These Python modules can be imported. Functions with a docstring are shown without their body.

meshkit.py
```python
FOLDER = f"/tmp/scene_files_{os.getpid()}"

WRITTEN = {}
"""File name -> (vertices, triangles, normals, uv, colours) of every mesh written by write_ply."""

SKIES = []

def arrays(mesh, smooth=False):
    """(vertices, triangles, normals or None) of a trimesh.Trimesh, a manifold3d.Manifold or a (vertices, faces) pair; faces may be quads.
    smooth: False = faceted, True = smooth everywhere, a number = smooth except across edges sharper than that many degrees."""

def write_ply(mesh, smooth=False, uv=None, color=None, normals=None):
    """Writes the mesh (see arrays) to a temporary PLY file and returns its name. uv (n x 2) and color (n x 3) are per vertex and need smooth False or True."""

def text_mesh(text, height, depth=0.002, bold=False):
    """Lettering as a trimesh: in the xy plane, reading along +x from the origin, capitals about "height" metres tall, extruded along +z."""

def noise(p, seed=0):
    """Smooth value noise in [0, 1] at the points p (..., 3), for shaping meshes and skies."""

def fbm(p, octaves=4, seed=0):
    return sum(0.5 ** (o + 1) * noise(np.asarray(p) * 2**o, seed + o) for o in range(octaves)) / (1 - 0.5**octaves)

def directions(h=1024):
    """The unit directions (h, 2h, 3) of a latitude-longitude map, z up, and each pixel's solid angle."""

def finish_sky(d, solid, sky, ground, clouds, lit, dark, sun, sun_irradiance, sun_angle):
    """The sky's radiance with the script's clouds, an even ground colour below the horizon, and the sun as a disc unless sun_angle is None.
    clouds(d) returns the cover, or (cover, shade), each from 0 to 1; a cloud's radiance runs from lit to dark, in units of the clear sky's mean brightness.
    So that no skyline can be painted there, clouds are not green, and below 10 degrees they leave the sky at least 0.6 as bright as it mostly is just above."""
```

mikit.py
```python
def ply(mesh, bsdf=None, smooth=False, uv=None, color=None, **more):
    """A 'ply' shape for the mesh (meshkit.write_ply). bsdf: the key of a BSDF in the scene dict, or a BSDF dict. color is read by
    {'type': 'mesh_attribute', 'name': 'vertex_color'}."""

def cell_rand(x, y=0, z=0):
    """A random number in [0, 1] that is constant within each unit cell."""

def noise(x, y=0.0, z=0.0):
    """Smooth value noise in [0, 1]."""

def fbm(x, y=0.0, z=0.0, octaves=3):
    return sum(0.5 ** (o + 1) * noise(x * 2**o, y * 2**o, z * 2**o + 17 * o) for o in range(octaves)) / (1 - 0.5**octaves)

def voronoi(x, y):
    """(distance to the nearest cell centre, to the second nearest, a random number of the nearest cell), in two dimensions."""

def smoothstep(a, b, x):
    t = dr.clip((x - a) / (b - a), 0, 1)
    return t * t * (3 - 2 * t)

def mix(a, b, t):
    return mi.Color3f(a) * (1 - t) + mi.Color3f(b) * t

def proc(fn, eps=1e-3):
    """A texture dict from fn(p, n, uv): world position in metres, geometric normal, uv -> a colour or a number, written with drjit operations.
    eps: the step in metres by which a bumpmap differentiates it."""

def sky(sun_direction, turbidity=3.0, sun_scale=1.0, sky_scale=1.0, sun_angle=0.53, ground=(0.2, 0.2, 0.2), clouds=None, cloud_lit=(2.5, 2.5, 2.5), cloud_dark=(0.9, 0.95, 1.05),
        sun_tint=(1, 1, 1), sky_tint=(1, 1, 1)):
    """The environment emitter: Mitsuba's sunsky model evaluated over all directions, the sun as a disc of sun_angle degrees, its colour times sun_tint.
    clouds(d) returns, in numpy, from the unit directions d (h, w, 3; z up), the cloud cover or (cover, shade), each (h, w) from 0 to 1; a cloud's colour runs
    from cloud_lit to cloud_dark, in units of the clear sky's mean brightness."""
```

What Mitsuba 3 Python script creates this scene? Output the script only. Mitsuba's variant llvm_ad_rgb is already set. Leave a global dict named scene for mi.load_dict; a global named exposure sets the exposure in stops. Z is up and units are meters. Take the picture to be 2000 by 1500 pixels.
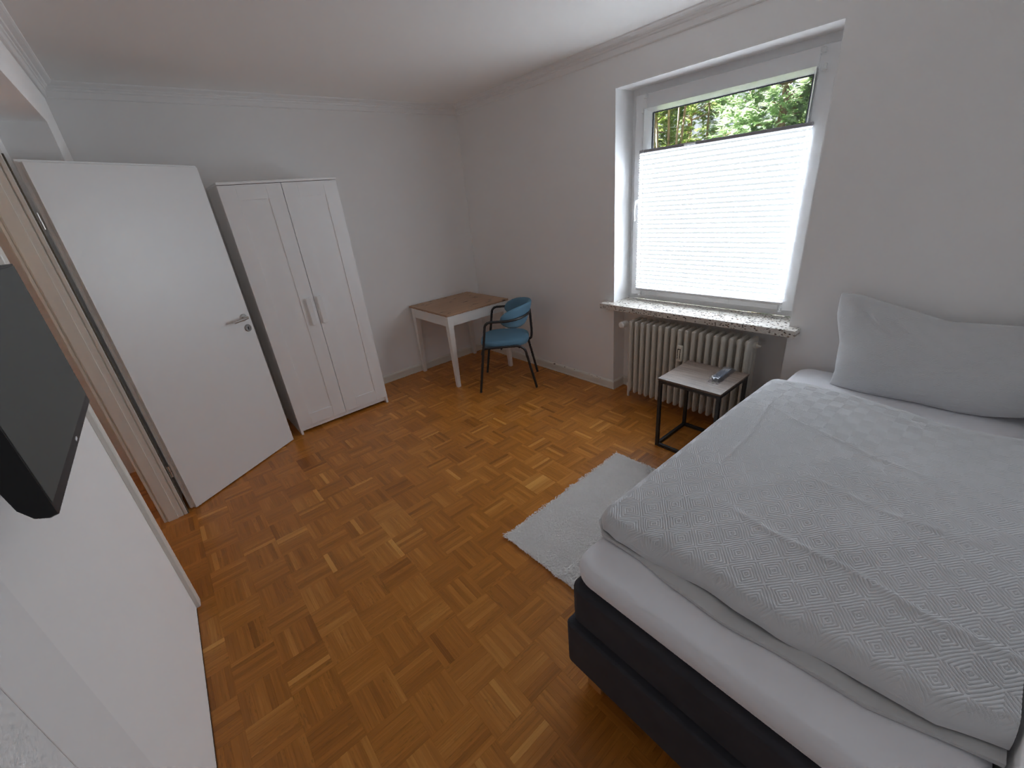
import math, random
import numpy as np, trimesh
import mitsuba as mi, drjit as dr
import mikit, meshkit
from mikit import proc, noise, fbm, smoothstep, mix, cell_rand, voronoi

T = mi.ScalarTransform4f
scene, labels = {}, {}
rng = np.random.default_rng(7)
random.seed(7)

# ------------------------------------------------------------------ camera, sky, sun, exposure
CAM = np.array([-2.7852, -3.9738, 1.6370])
FWD = np.array([0.56674, 0.71671, -0.40636])
UPV = np.array([0.32954, 0.25485, 0.90909])
FOC = 814.5
scene['camera'] = {'type': 'perspective', 'fov': math.degrees(2 * math.atan(1000 / FOC)), 'fov_axis': 'x', 'near_clip': 0.01, 'far_clip': 200.0,
                   'to_world': T().look_at(origin=CAM.tolist(), target=(CAM + FWD).tolist(), up=UPV.tolist())}
SUN = np.array([-0.45, 0.50, 0.85])
def cloud_cover(d):
    n = meshkit.fbm(d * 3.0 + 5.0, 4, seed=3)
    return 0.62 + 0.38 * np.clip(n * 1.6 - 0.3, 0, 1), 0.35 + 0.0 * n
scene['sky'] = mikit.sky(SUN, turbidity=3.0, sun_angle=None, sky_scale=6.0, ground=(0.25, 0.25, 0.2), clouds=cloud_cover, cloud_lit=(1.9, 1.95, 2.0), cloud_dark=(1.3, 1.35, 1.45))
scene['sky']['sampling_weight'] = 0.6
scene['sun'] = {'type': 'directional', 'direction': (-SUN).tolist(), 'irradiance': {'type': 'rgb', 'value': [125.0, 118.0, 108.0]}, 'sampling_weight': 0.6}
exposure = -0.1
BLIND_GLOW = (7.3, 8.1, 9.1)                   # emission added to the blind to stand in for daylight

# ------------------------------------------------------------------ registry
def add(key, mesh, bsdf, label=None, category=None, group=None, kind=None, smooth=35, uv=None, color=None, **more):
    base, n = key, 0
    while key in scene:
        n += 1
        key = '%s_%03d' % (base, n)
    scene[key] = mikit.ply(mesh, bsdf, smooth=smooth, uv=uv, color=color, **more)
    tag(key, label, category, group, kind)
    return key
def tag(key, label=None, category=None, group=None, kind=None):
    d = {k: v for k, v in (('label', label), ('category', category), ('group', group), ('kind', kind)) if v}
    if d:
        labels[key] = {**labels.get(key, {}), **d}

# ------------------------------------------------------------------ materials
def rgb(*c):
    return {'type': 'rgb', 'value': list(c)}
def two(b):
    return {'type': 'twosided', 'bsdf': b}
def pr(color, rough=0.5, metal=0.0, spec=0.5, **k):
    return two({'type': 'principled', 'base_color': color if isinstance(color, dict) else rgb(*color), 'roughness': rough, 'metallic': metal, 'specular': spec, **k})
def bump(b, fn, scale, eps=1e-3):
    return two({'type': 'bumpmap', 'arbitrary': proc(fn, eps), 'scale': scale, 'bsdf': b['bsdf'] if b['type'] == 'twosided' else b})

def f_plaster(p, n, uv):
    return fbm(p.x * 160, p.y * 160, p.z * 160, 2)
def f_rough(p, n, uv):
    return fbm(p.x * 110, p.y * 110, p.z * 220, 3)
def f_wall_col(p, n, uv):
    t = fbm(p.x * 1.7 + 3, p.y * 1.7, p.z * 1.7, 3)
    return mix([0.86, 0.852, 0.838], [0.885, 0.878, 0.868], t)
scene['m_wall'] = bump(pr(proc(f_wall_col), 0.85, spec=0.2), f_plaster, 0.0009)
scene['m_wall_rough'] = bump(pr((0.84, 0.83, 0.82), 0.9, spec=0.2), f_rough, 0.008)
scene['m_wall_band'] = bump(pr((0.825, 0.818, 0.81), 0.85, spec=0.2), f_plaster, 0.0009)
scene['m_ceiling'] = pr((0.77, 0.755, 0.735), 0.9, spec=0.2)
scene['m_cornice'] = pr((0.83, 0.82, 0.81), 0.6, spec=0.3)
scene['m_reveal'] = pr((0.86, 0.86, 0.86), 0.6, spec=0.3)
def f_base_col(p, n, uv):
    chip = smoothstep(0.0, 0.05, fbm(p.x * 38, p.y * 38, p.z * 60, 3) - 0.76 + 0.17 * smoothstep(-0.85, -1.2, p.y) * smoothstep(-1.86, -1.7, p.y)) * smoothstep(0.065, 0.069, p.z) * (1 - smoothstep(0.076, 0.079, p.z))
    return mix(mix([0.78, 0.755, 0.68], [0.70, 0.67, 0.60], fbm(p.x * 9, p.y * 9, p.z * 30, 3)), [0.16, 0.12, 0.09], chip)
scene['m_base'] = pr(proc(f_base_col), 0.45)
scene['m_lacquer'] = pr((0.82, 0.82, 0.81), 0.35)
scene['m_door'] = pr((0.83, 0.835, 0.83), 0.38)
scene['m_casing'] = pr((0.76, 0.74, 0.69), 0.4)
scene['m_seal'] = pr((0.09, 0.08, 0.06), 0.8)
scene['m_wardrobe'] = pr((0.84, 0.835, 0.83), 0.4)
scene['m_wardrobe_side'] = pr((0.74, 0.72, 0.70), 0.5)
scene['m_pvc'] = pr((0.86, 0.87, 0.875), 0.3)
scene['m_clear_plastic'] = pr((0.8, 0.82, 0.82), 0.15)
scene['m_grey_rail'] = pr((0.30, 0.29, 0.31), 0.4, metal=0.5)
scene['m_light_rail'] = pr((0.62, 0.62, 0.62), 0.4, metal=0.4)
scene['m_rubber'] = pr((0.05, 0.055, 0.07), 0.6)
scene['m_glass'] = {'type': 'thindielectric', 'int_ior': 1.5}
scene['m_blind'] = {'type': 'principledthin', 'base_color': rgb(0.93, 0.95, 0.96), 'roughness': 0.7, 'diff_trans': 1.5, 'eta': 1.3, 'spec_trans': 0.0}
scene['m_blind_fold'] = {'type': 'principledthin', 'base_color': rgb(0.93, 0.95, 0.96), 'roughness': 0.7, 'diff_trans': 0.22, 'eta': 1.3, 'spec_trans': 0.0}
scene['m_steel'] = pr((0.62, 0.60, 0.57), 0.28, metal=1.0)
scene['m_steel_dark'] = pr((0.36, 0.35, 0.34), 0.35, metal=1.0)
scene['m_black'] = pr((0.006, 0.006, 0.007), 0.6)
scene['m_black_metal'] = pr((0.016, 0.016, 0.017), 0.42)
scene['m_radiator'] = pr((0.66, 0.625, 0.56), 0.35)
scene['m_cream'] = pr((0.74, 0.71, 0.62), 0.4)
scene['m_white_plastic'] = pr((0.84, 0.83, 0.80), 0.35)

def f_oak(p, n, uv):
    u, w = uv.x, uv.y
    o = w > 5.0
    s = dr.select(o, w - 10.0, w)
    al, ac = dr.select(o, p.y, p.x), dr.select(o, p.x, p.y)
    g1 = fbm(ac * 260 + s * 71, al * 10 + s * 37, s * 53, 3)
    g2 = fbm(ac * 60 + s * 17, al * 5 + s * 29, s * 91, 2)
    fleck = smoothstep(0.70, 0.78, noise(ac * 380 + s * 13, al * 55, s * 7)) * smoothstep(0.55, 0.8, cell_rand(s * 997))
    t = dr.clip(u + (g1 - 0.5) * 0.34 + (g2 - 0.5) * 0.30, 0, 1)
    c = dr.select(t < 0.5, mix([0.22, 0.064, 0.006], [0.445, 0.160, 0.022], t * 2), mix([0.445, 0.160, 0.022], [0.68, 0.33, 0.075], t * 2 - 1))
    return mi.Color3f(c) * (1 - 0.22 * fleck)
scene['m_oak'] = two({'type': 'principled', 'base_color': proc(f_oak), 'roughness': 0.33, 'specular': 0.45})
scene['m_underfloor'] = pr((0.06, 0.025, 0.008), 0.8)

def f_desk(p, n, uv):
    pl = dr.floor((p.y + 0.74) / 0.122)
    r = cell_rand(pl, 5)
    g = fbm(p.x * 7 + r * 40, p.y * 130 + r * 9, 0.0, 3)
    kx, ky = p.x * 4.6 + r * 17, p.y * 13.0
    d, d2, w = voronoi(kx, ky)
    knot = (1 - smoothstep(0.05, 0.14, d)) * smoothstep(0.5, 0.55, w)
    c = mix([0.29, 0.165, 0.095], [0.40, 0.235, 0.14], g * 0.8 + r * 0.2)
    return mi.Color3f(c) * (1 - 0.72 * knot)
scene['m_desk_top'] = pr(proc(f_desk), 0.45)
scene['m_desk_white'] = pr((0.80, 0.78, 0.75), 0.45)
def f_rustic(p, n, uv):
    pl = dr.floor((p.x + 0.56) / 0.13)
    g = fbm(p.y * 9 + pl * 5, p.x * 120, pl * 3.0, 3)
    g2 = fbm(p.y * 3, p.x * 22, pl * 7.0, 2)
    return mix([0.065, 0.043, 0.033], [0.215, 0.155, 0.12], dr.clip(g * 0.75 + g2 * 0.5 - 0.12, 0, 1))
scene['m_rustic'] = pr(proc(f_rustic), 0.36)
def f_terrazzo(p, n, uv):
    fr = dr.abs(n.z) < 0.5
    h = dr.select(fr, p.z * 1.6 + 3.0, p.x)
    d1, e1, w1 = voronoi(h * 58, p.y * 58)
    d2, e2, w2 = voronoi(h * 120 + 9, p.y * 120)
    a = (1 - smoothstep(0.30, 0.40, d1)) * smoothstep(0.64, 0.66, w1)
    b = (1 - smoothstep(0.28, 0.38, d2)) * smoothstep(0.70, 0.72, w2)
    base = mix([0.62, 0.58, 0.52], [0.74, 0.71, 0.66], fbm(p.x * 40, p.y * 40, p.z * 40, 2))
    c1 = mix([0.03, 0.027, 0.025], [0.19, 0.13, 0.09], smoothstep(0.78, 0.95, w1))
    c = mix(base, [0.30, 0.26, 0.23], b * 0.7)
    return mi.Color3f(c) * (1 - a) + mi.Color3f(c1) * a
scene['m_terrazzo'] = pr(proc(f_terrazzo), 0.25)
scene['m_velvet_blue'] = pr((0.105, 0.205, 0.285), 0.8, spec=0.2, sheen=0.8, sheen_tint=0.5)
def f_charcoal(p, n, uv):
    return mix([0.030, 0.030, 0.037], [0.052, 0.051, 0.060], fbm(p.x * 14, p.y * 14, p.z * 14, 4))
scene['m_charcoal'] = pr(proc(f_charcoal), 0.85, spec=0.2, sheen=0.7)
scene['m_sheet'] = pr((0.80, 0.80, 0.83), 0.8, spec=0.2)
scene['m_cotton'] = pr((0.63, 0.635, 0.645), 0.85, spec=0.2)
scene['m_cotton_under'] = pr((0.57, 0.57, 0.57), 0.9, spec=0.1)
scene['m_rug'] = pr((0.90, 0.885, 0.865), 0.95, spec=0.1)
scene['m_rug_base'] = pr((0.80, 0.78, 0.76), 0.95, spec=0.1)
scene['m_leg_wood'] = pr((0.42, 0.19, 0.055), 0.45)
scene['m_tv_body'] = pr((0.006, 0.006, 0.008), 0.4, spec=0.3)
scene['m_tv_screen'] = pr((0.052, 0.057, 0.055), 0.5, spec=0.5)
scene['m_remote'] = pr((0.045, 0.055, 0.085), 0.35)
scene['m_pale_plastic'] = pr((0.75, 0.77, 0.80), 0.4)
scene['m_foil'] = {'type': 'principledthin', 'base_color': rgb(0.95, 0.97, 1.0), 'roughness': 0.10, 'spec_trans': 0.95, 'eta': 1.6, 'diff_trans': 0.4}
scene['m_hall_door'] = pr((0.55, 0.24, 0.10), 0.4)
scene['m_lawn'] = pr((0.05, 0.08, 0.03), 0.9)

# ------------------------------------------------------------------ mesh helpers
def cat(*ms):
    ms = [m for x in ms for m in (x if isinstance(x, (list, tuple)) else [x])]
    return trimesh.util.concatenate(ms)
def box(x0, x1, y0, y1, z0, z1, c=0.0):
    """a box, its twelve edges chamfered by c"""
    lo, hi = np.minimum([x0, y0, z0], [x1, y1, z1]), np.maximum([x0, y0, z0], [x1, y1, z1])
    if c <= 0:
        return trimesh.creation.box(bounds=[lo, hi])
    c = min(c, 0.49 * (hi - lo).min())
    pts = []
    for s in np.ndindex(2, 2, 2):
        corner = np.where(s, hi, lo)
        inward = np.where(s, -1, 1) * c
        for k in range(3):
            q = corner + inward
            q[k] = corner[k]
            pts.append(q)
    return trimesh.convex.convex_hull(np.array(pts))
def frame_y(x0, x1, outer, inner, c=0.002):
    """a rectangular frame in the y-z plane, from x0 to x1; outer and inner are (y0, y1, z0, z1)"""
    a, b = outer, inner
    return cat(box(x0, x1, a[0], b[0], a[2], a[3], c), box(x0, x1, b[1], a[1], a[2], a[3], c), box(x0, x1, b[0], b[1], a[2], b[2], c), box(x0, x1, b[0], b[1], b[3], a[3], c))
def fillet(path, r, n=6):
    """rounds the inner corners of a polyline"""
    path = [np.array(p, float) for p in path]
    out = [path[0]]
    for a, b, c in zip(path, path[1:], path[2:]):
        u, v = a - b, c - b
        lu, lv = np.linalg.norm(u), np.linalg.norm(v)
        d = min(r, 0.49 * lu, 0.49 * lv)
        p, q = b + u / lu * d, b + v / lv * d
        for t in np.linspace(0, 1, n):
            out.append((1 - t) ** 2 * p + 2 * t * (1 - t) * b + t * t * q)
    out.append(path[-1])
    return np.array(out)
def tube(path, r, sides=10, caps=True, radii=None):
    path = np.asarray(path, float)
    n = len(path)
    tan = np.gradient(path, axis=0)
    tan /= np.linalg.norm(tan, axis=1, keepdims=True)
    ref = np.array([0, 0, 1.0]) if abs(tan[0, 2]) < 0.9 else np.array([1.0, 0, 0])
    u = np.cross(tan[0], ref); u /= np.linalg.norm(u)
    rings = []
    for i in range(n):
        u = u - tan[i] * (u @ tan[i]); u /= np.linalg.norm(u)
        v = np.cross(tan[i], u)
        a = np.arange(sides) * 2 * math.pi / sides
        rr = r if radii is None else radii[i]
        rings.append(path[i] + rr * (np.cos(a)[:, None] * u + np.sin(a)[:, None] * v))
    return loft(rings, caps)
def loft(rings, caps=True):
    """a mesh through closed rings of equal size"""
    rings = [np.asarray(r, float) for r in rings]
    k, m = len(rings), len(rings[0])
    v = np.vstack(rings)
    i, j = np.meshgrid(np.arange(k - 1), np.arange(m), indexing='ij')
    a, b = i * m + j, i * m + (j + 1) % m
    f = [np.stack([a, b, b + m], -1).reshape(-1, 3), np.stack([a, b + m, a + m], -1).reshape(-1, 3)]
    if caps:
        for ring, flip in ((0, True), (k - 1, False)):
            c = len(v)
            v = np.vstack([v, v[ring * m:(ring + 1) * m].mean(0)])
            jj = np.arange(m)
            t = np.stack([ring * m + jj, ring * m + (jj + 1) % m, np.full(m, c)], 1)
            f.append(t[:, ::-1] if flip else t)
    mesh = trimesh.Trimesh(v, np.vstack(f), process=False)
    if mesh.volume < 0:
        mesh.invert()
    return mesh
def rrect(hx, hy, r, n=8):
    """points round a rectangle of half sizes hx, hy with corner radius r"""
    r = min(r, hx, hy)
    out = []
    for q, (sx, sy) in enumerate(((1, 1), (-1, 1), (-1, -1), (1, -1))):
        for a in np.linspace(0, math.pi / 2, n) + q * math.pi / 2:
            out.append((sx * (hx - r) + r * math.cos(a), sy * (hy - r) + r * math.sin(a)))
    return np.array(out)
def slab(x0, x1, y0, y1, z0, z1, rc, re, n=10, m=7, crown=0.0):
    """an upholstered block: corners rounded by rc in plan, edges by re, the top crowned"""
    cx, cy, hx, hy = (x0 + x1) / 2, (y0 + y1) / 2, (x1 - x0) / 2, (y1 - y0) / 2
    rings = []
    for t in np.linspace(0, math.pi / 2, m):
        d = re * (1 - math.sin(t))
        rings.append((d, z0 + re * (1 - math.cos(t))))
    for t in np.linspace(0, math.pi / 2, m):
        d = re * (1 - math.cos(t))
        rings.append((d, z1 - re * (1 - math.sin(t))))
    for k, s in enumerate((0.05, 0.12, 0.25, 0.5, 0.8)):
        rings.append((re + s * (min(hx, hy) - re), z1 + crown * math.sin(min(1, s / 0.5) * math.pi / 2)))
    out = []
    for d, z in rings:
        p = rrect(hx - d, hy - d, max(rc - d, 0.004), n)
        out.append(np.column_stack([p[:, 0] + cx, p[:, 1] + cy, np.full(len(p), z)]))
    return loft(out)
def lathe(profile, n=24, axis=(0, 0, 1), at=(0, 0, 0)):
    """profile: (radius, height) pairs, revolved about axis"""
    a = np.arange(n) * 2 * math.pi / n
    rings = [np.column_stack([max(r, 1e-4) * np.cos(a), max(r, 1e-4) * np.sin(a), np.full(n, h)]) for r, h in profile]
    m = loft(rings)
    m.apply_transform(trimesh.geometry.align_vectors([0, 0, 1], axis))
    m.apply_translation(at)
    return m
def sweep_profile(profile, p0, p1, normal, mitre0=0.0, mitre1=0.0):
    """profile (depth from the wall, height) swept from p0 to p1 along a wall whose inward normal is given; mitre: how far an end moves along per metre of depth"""
    p0, p1, nn = np.array(p0, float), np.array(p1, float), np.array(normal, float)
    d = (p1 - p0) / np.linalg.norm(p1 - p0)
    prof = np.asarray(profile, float)
    up = np.array([0, 0, 1.0])
    r0 = p0 + prof[:, :1] * nn + prof[:, 1:] * up + prof[:, :1] * mitre0 * d
    r1 = p1 + prof[:, :1] * nn + prof[:, 1:] * up - prof[:, :1] * mitre1 * d
    poly = trimesh.path.polygons.Polygon(prof)
    v2, f2 = trimesh.creation.triangulate_polygon(poly, engine='earcut')
    m = len(prof)
    from scipy.spatial import cKDTree
    idx = cKDTree(prof).query(v2)[1]
    f = []
    for j in range(m):
        k = (j + 1) % m
        f += [[j, k, k + m], [j, k + m, j + m]]
    f2 = idx[f2]
    mesh = trimesh.Trimesh(np.vstack([r0, r1]), np.vstack([f, f2[:, ::-1], f2 + m]), process=False)
    trimesh.repair.fix_normals(mesh)
    return mesh
def project(P):
    """pixels (2000 x 1500) of world points; used only to find which pieces show largest"""
    right = np.cross(FWD, UPV)
    q = np.asarray(P) - CAM
    z = q @ FWD
    return np.column_stack([1000 + FOC * (q @ right) / z, 750 - FOC * (q @ UPV) / z]), z

# ------------------------------------------------------------------ the room shell
H = 2.50
YN = -4.205                                # wall beside the bed
PIV = np.array([-3.127, -0.955, 0.0])       # the left wall stands about a degree off square
ROT = trimesh.transformations.rotation_matrix(-0.0196, [0, 0, 1], PIV)
def left(mesh):
    m = mesh.copy()
    m.apply_transform(ROT)
    return m
XL = -3.127                                # face of the left wall before that turn
XP = -2.935                                # face of the pier and the beam above the niche
tb = 0.12
add('wall_back', box(-3.5, 0.3, 0, tb, 0, H), 'm_wall', label='pale grey painted back wall behind wardrobe and desk', kind='structure', smooth=False)
N0, N1 = -1.898, -3.175                    # the window's opening and the radiator niche below it, along y
SZ, RT, RD = 0.7825, 2.245, 0.195
wallw = [box(0, 0.32, N0, tb, 0, H), box(0, 0.32, YN - 0.2, N1, 0, H), box(0, 0.32, N1, N0, RT, H), box(0.148, 0.32, N1, N0, 0, SZ - 0.045)]
add('wall_window', cat(*wallw), 'm_wall', label='pale grey painted wall with the window and radiator niche', kind='structure', smooth=False)
rev = [box(-0.0015, RD + 0.03, N0 - 0.002, N0 + 0.002, SZ, RT), box(-0.0015, RD + 0.03, N1 - 0.002, N1 + 0.003, SZ, RT), box(-0.0015, RD + 0.03, N1, N0, RT - 0.002, RT + 0.002)]
add('trim_1', cat(*rev), 'm_reveal', label='white painted reveal around the window', kind='structure', smooth=False)
# left wall: door wall with an opening, the pier at the far end, the beam over the niche
tb = 0.088
D0, D1, DT = -0.948, -1.800, 2.02            # clear door opening along y, its head
wl = [box(XL - tb, XL, D0 + 0.01, 0, 0, H), box(XL - tb, XL, -4.5, D1 - 0.01, 0, H), box(XL - tb, XL, D1 - 0.01, D0 + 0.01, DT, H)]
pier = box(XL, XP, -0.61, 0.0, 0, H)
beam = box(XL, XP, -4.5, -0.61, 2.20, H)
add('wall_left', left(cat(*wl, pier, beam)), 'm_wall', label='pale grey left wall with the door niche, its pier and beam', kind='structure', smooth=False)
# thin coats on that wall beside the camera: rough part, slightly darker band, seam
add('wall_left__panel', left(box(XL, XL + 0.0022, -3.130, -4.4, 0.006, 2.2)), 'm_wall_rough', smooth=False)
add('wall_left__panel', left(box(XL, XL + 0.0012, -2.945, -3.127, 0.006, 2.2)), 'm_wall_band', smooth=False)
add('wall_left__seam', left(box(XL - 0.002, XL + 0.0024, -3.1265, -3.1295, 0.006, 2.2)), 'm_wardrobe_side', smooth=False)
add('wall_left__gap_shade', left(box(XL - 0.002, XL + 0.0015, D1 - 0.06, -4.2, 0, 0.006)), 'm_underfloor', smooth=False, label='dark strip painting the shade between wall and floor')  # dark colour stands in for the shade under the wall edge
add('wall_near', box(-3.6, 0.3, YN, YN - 0.12, 0, H), 'm_wall', label='pale wall along the near side of the bed', kind='structure', smooth=False)
add('ceiling', box(-5.2, 0.35, -4.6, 0.15, H, H + 0.15), 'm_ceiling', label='white ceiling', kind='structure', smooth=False)
CP = [(0, 0), (0.008, 0), (0.013, 0.005), (0.017, 0.034), (0.023, 0.039), (0.025, 0.048), (0.034, 0.052), (0.038, 0.060), (0.056, 0.067), (0.064, 0.073), (0.066, 0.08), (0, 0.08)]
CP = [(a, b + 2.42) for a, b in CP]
add('trim_2', sweep_profile(CP, (XP, 0, 0), (0, 0, 0), (0, -1, 0), 1, 1), 'm_cornice', label='white stepped cornice along the back wall', kind='structure', smooth=False)
add('trim_3', sweep_profile(CP, (0, 0, 0), (0, YN, 0), (-1, 0, 0), 1, 0), 'm_cornice', label='white stepped cornice above the window', kind='structure', smooth=False)
add('trim_4', left(sweep_profile(CP, (XP, 0.0, 0), (XP, -4.3, 0), (1, 0, 0), 1, 0)), 'm_cornice', label='white stepped cornice above the door', kind='structure', smooth=False)
BP = [(0, 0), (0.015, 0), (0.015, 0.012), (0.0125, 0.016), (0.0125, 0.062), (0.010, 0.070), (0.004, 0.078), (0, 0.080)]
add('baseboard_back', sweep_profile(BP, (XP, 0, 0), (0, 0, 0), (0, -1, 0), 0, 1), 'm_base', label='cream baseboard along the back wall', kind='structure', smooth=False)
add('baseboard_window', cat(sweep_profile(BP, (0, 0, 0), (0, N0, 0), (-1, 0, 0), 1, -1), sweep_profile(BP, (0, N0, 0), (0.148, N0, 0), (0, -1, 0), -1, 1), sweep_profile(BP, (0.148, N0, 0), (0.148, N1, 0), (-1, 0, 0), 1, 1)), 'm_base', label='cream baseboard with flaking paint along the window wall', kind='structure', smooth=False)

# ------------------------------------------------------------------ the parquet
B, LAM = 0.16, 7
BX, BY = -2.748, -2.766
add('floor', box(-5.4, 0.4, -4.5, 5.6, -0.12, -0.012), 'm_underfloor', label='varnished oak mosaic parquet in basket weave', kind='structure', smooth=False)
def lamella(x0, x1, y0, y1, tone, seed, orient, dz):
    g, c = 0.00006, 0.0004
    x0, x1, y0, y1 = x0 + g, x1 - g, y0 + g, y1 - g
    z0, z1 = -0.012, dz
    v = [[x0, y0, z0], [x1, y0, z0], [x1, y1, z0], [x0, y1, z0], [x0, y0, z1 - c], [x1, y0, z1 - c], [x1, y1, z1 - c], [x0, y1, z1 - c],
         [x0 + c, y0 + c, z1], [x1 - c, y0 + c, z1], [x1 - c, y1 - c, z1], [x0 + c, y1 - c, z1]]
    f = []
    for k in range(4):
        l = (k + 1) % 4
        f += [[k, l, l + 4], [k, l + 4, k + 4], [k + 4, l + 4, l + 8], [k + 4, l + 8, k + 8]]
    f += [[8, 9, 10], [8, 10, 11]]
    return np.array(v), np.array(f), np.tile([[tone, seed + 10.0 * orient]], (12, 1))
def block(i, j):
    r = np.random.default_rng((i + 500) * 4001 + (j + 500))
    x0, y0 = BX + i * B, BY + j * B
    orient = (i + j) % 2
    base = np.clip(r.normal(0.44, 0.065), 0.25, 0.65)
    out = []
    for k in range(LAM):
        tone = base + r.normal(0, 0.062)
        if r.random() < 0.045:
            tone += r.uniform(0.2, 0.42)
        if r.random() < 0.06:
            tone -= r.uniform(0.12, 0.25)
        a, b = k * B / LAM, (k + 1) * B / LAM
        rect = (x0 + a, x0 + b, y0, y0 + B) if orient else (x0, x0 + B, y0 + a, y0 + b)
        out.append(lamella(*rect, float(np.clip(tone, 0.03, 0.97)), float(r.random()), orient, float(-abs(r.normal(0, 0.00012)))))
    return out
def joined(parts):
    v, f, u, at = [], [], [], 0
    for a, b, c in parts:
        v.append(a); f.append(b + at); u.append(c); at += len(a)
    return trimesh.Trimesh(np.vstack(v), np.vstack(f), process=False), np.vstack(u)
import shapely
SEEN = shapely.Polygon([(440, 1500), (392, 1185), (240, 930), (330, 1018), (371, 1001), (385, 993), (575, 860), (592, 850), (757, 785), (950, 682), (1195, 762), (1222, 750), (1420, 830), (1110, 1138), (1100, 1290), (1330, 1500)])
cells = []
for i in range(-17, 19):
    for j in range(-11, 54):
        x0, y0 = BX + i * B, BY + j * B
        if x0 > 0.16 or x0 + B < -5.3 or y0 + B < YN - 0.2 or y0 > 5.5:
            continue
        if y0 > 0 and x0 + B > -3.0:
            continue
        P, z = project([[x0, y0, 0], [x0 + B, y0, 0], [x0 + B, y0 + B, 0], [x0, y0 + B, 0]])
        area = 0.0
        if (z > 0.2).all():
            area = shapely.Polygon(P).buffer(0).intersection(SEEN).area
        cells.append((area, i, j))
cells.sort(reverse=True)
rest = []
for rank, (area, i, j) in enumerate(cells):
    parts = block(i, j)
    if rank < 42:
        for q in parts:
            m, u = joined([q])
            add('floor__parquet_block_%03d__strip' % (rank + 1), m, 'm_oak', smooth=False, uv=u)
    elif area > 1.0 and rank < 300:
        m, u = joined(parts)
        add('floor__parquet_block_%03d' % (rank + 1), m, 'm_oak', smooth=False, uv=u)
    else:
        rest += parts
m, u = joined(rest)
add('floor__parquet_remainder', m, 'm_oak', smooth=False, uv=u, kind='stuff')

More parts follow.
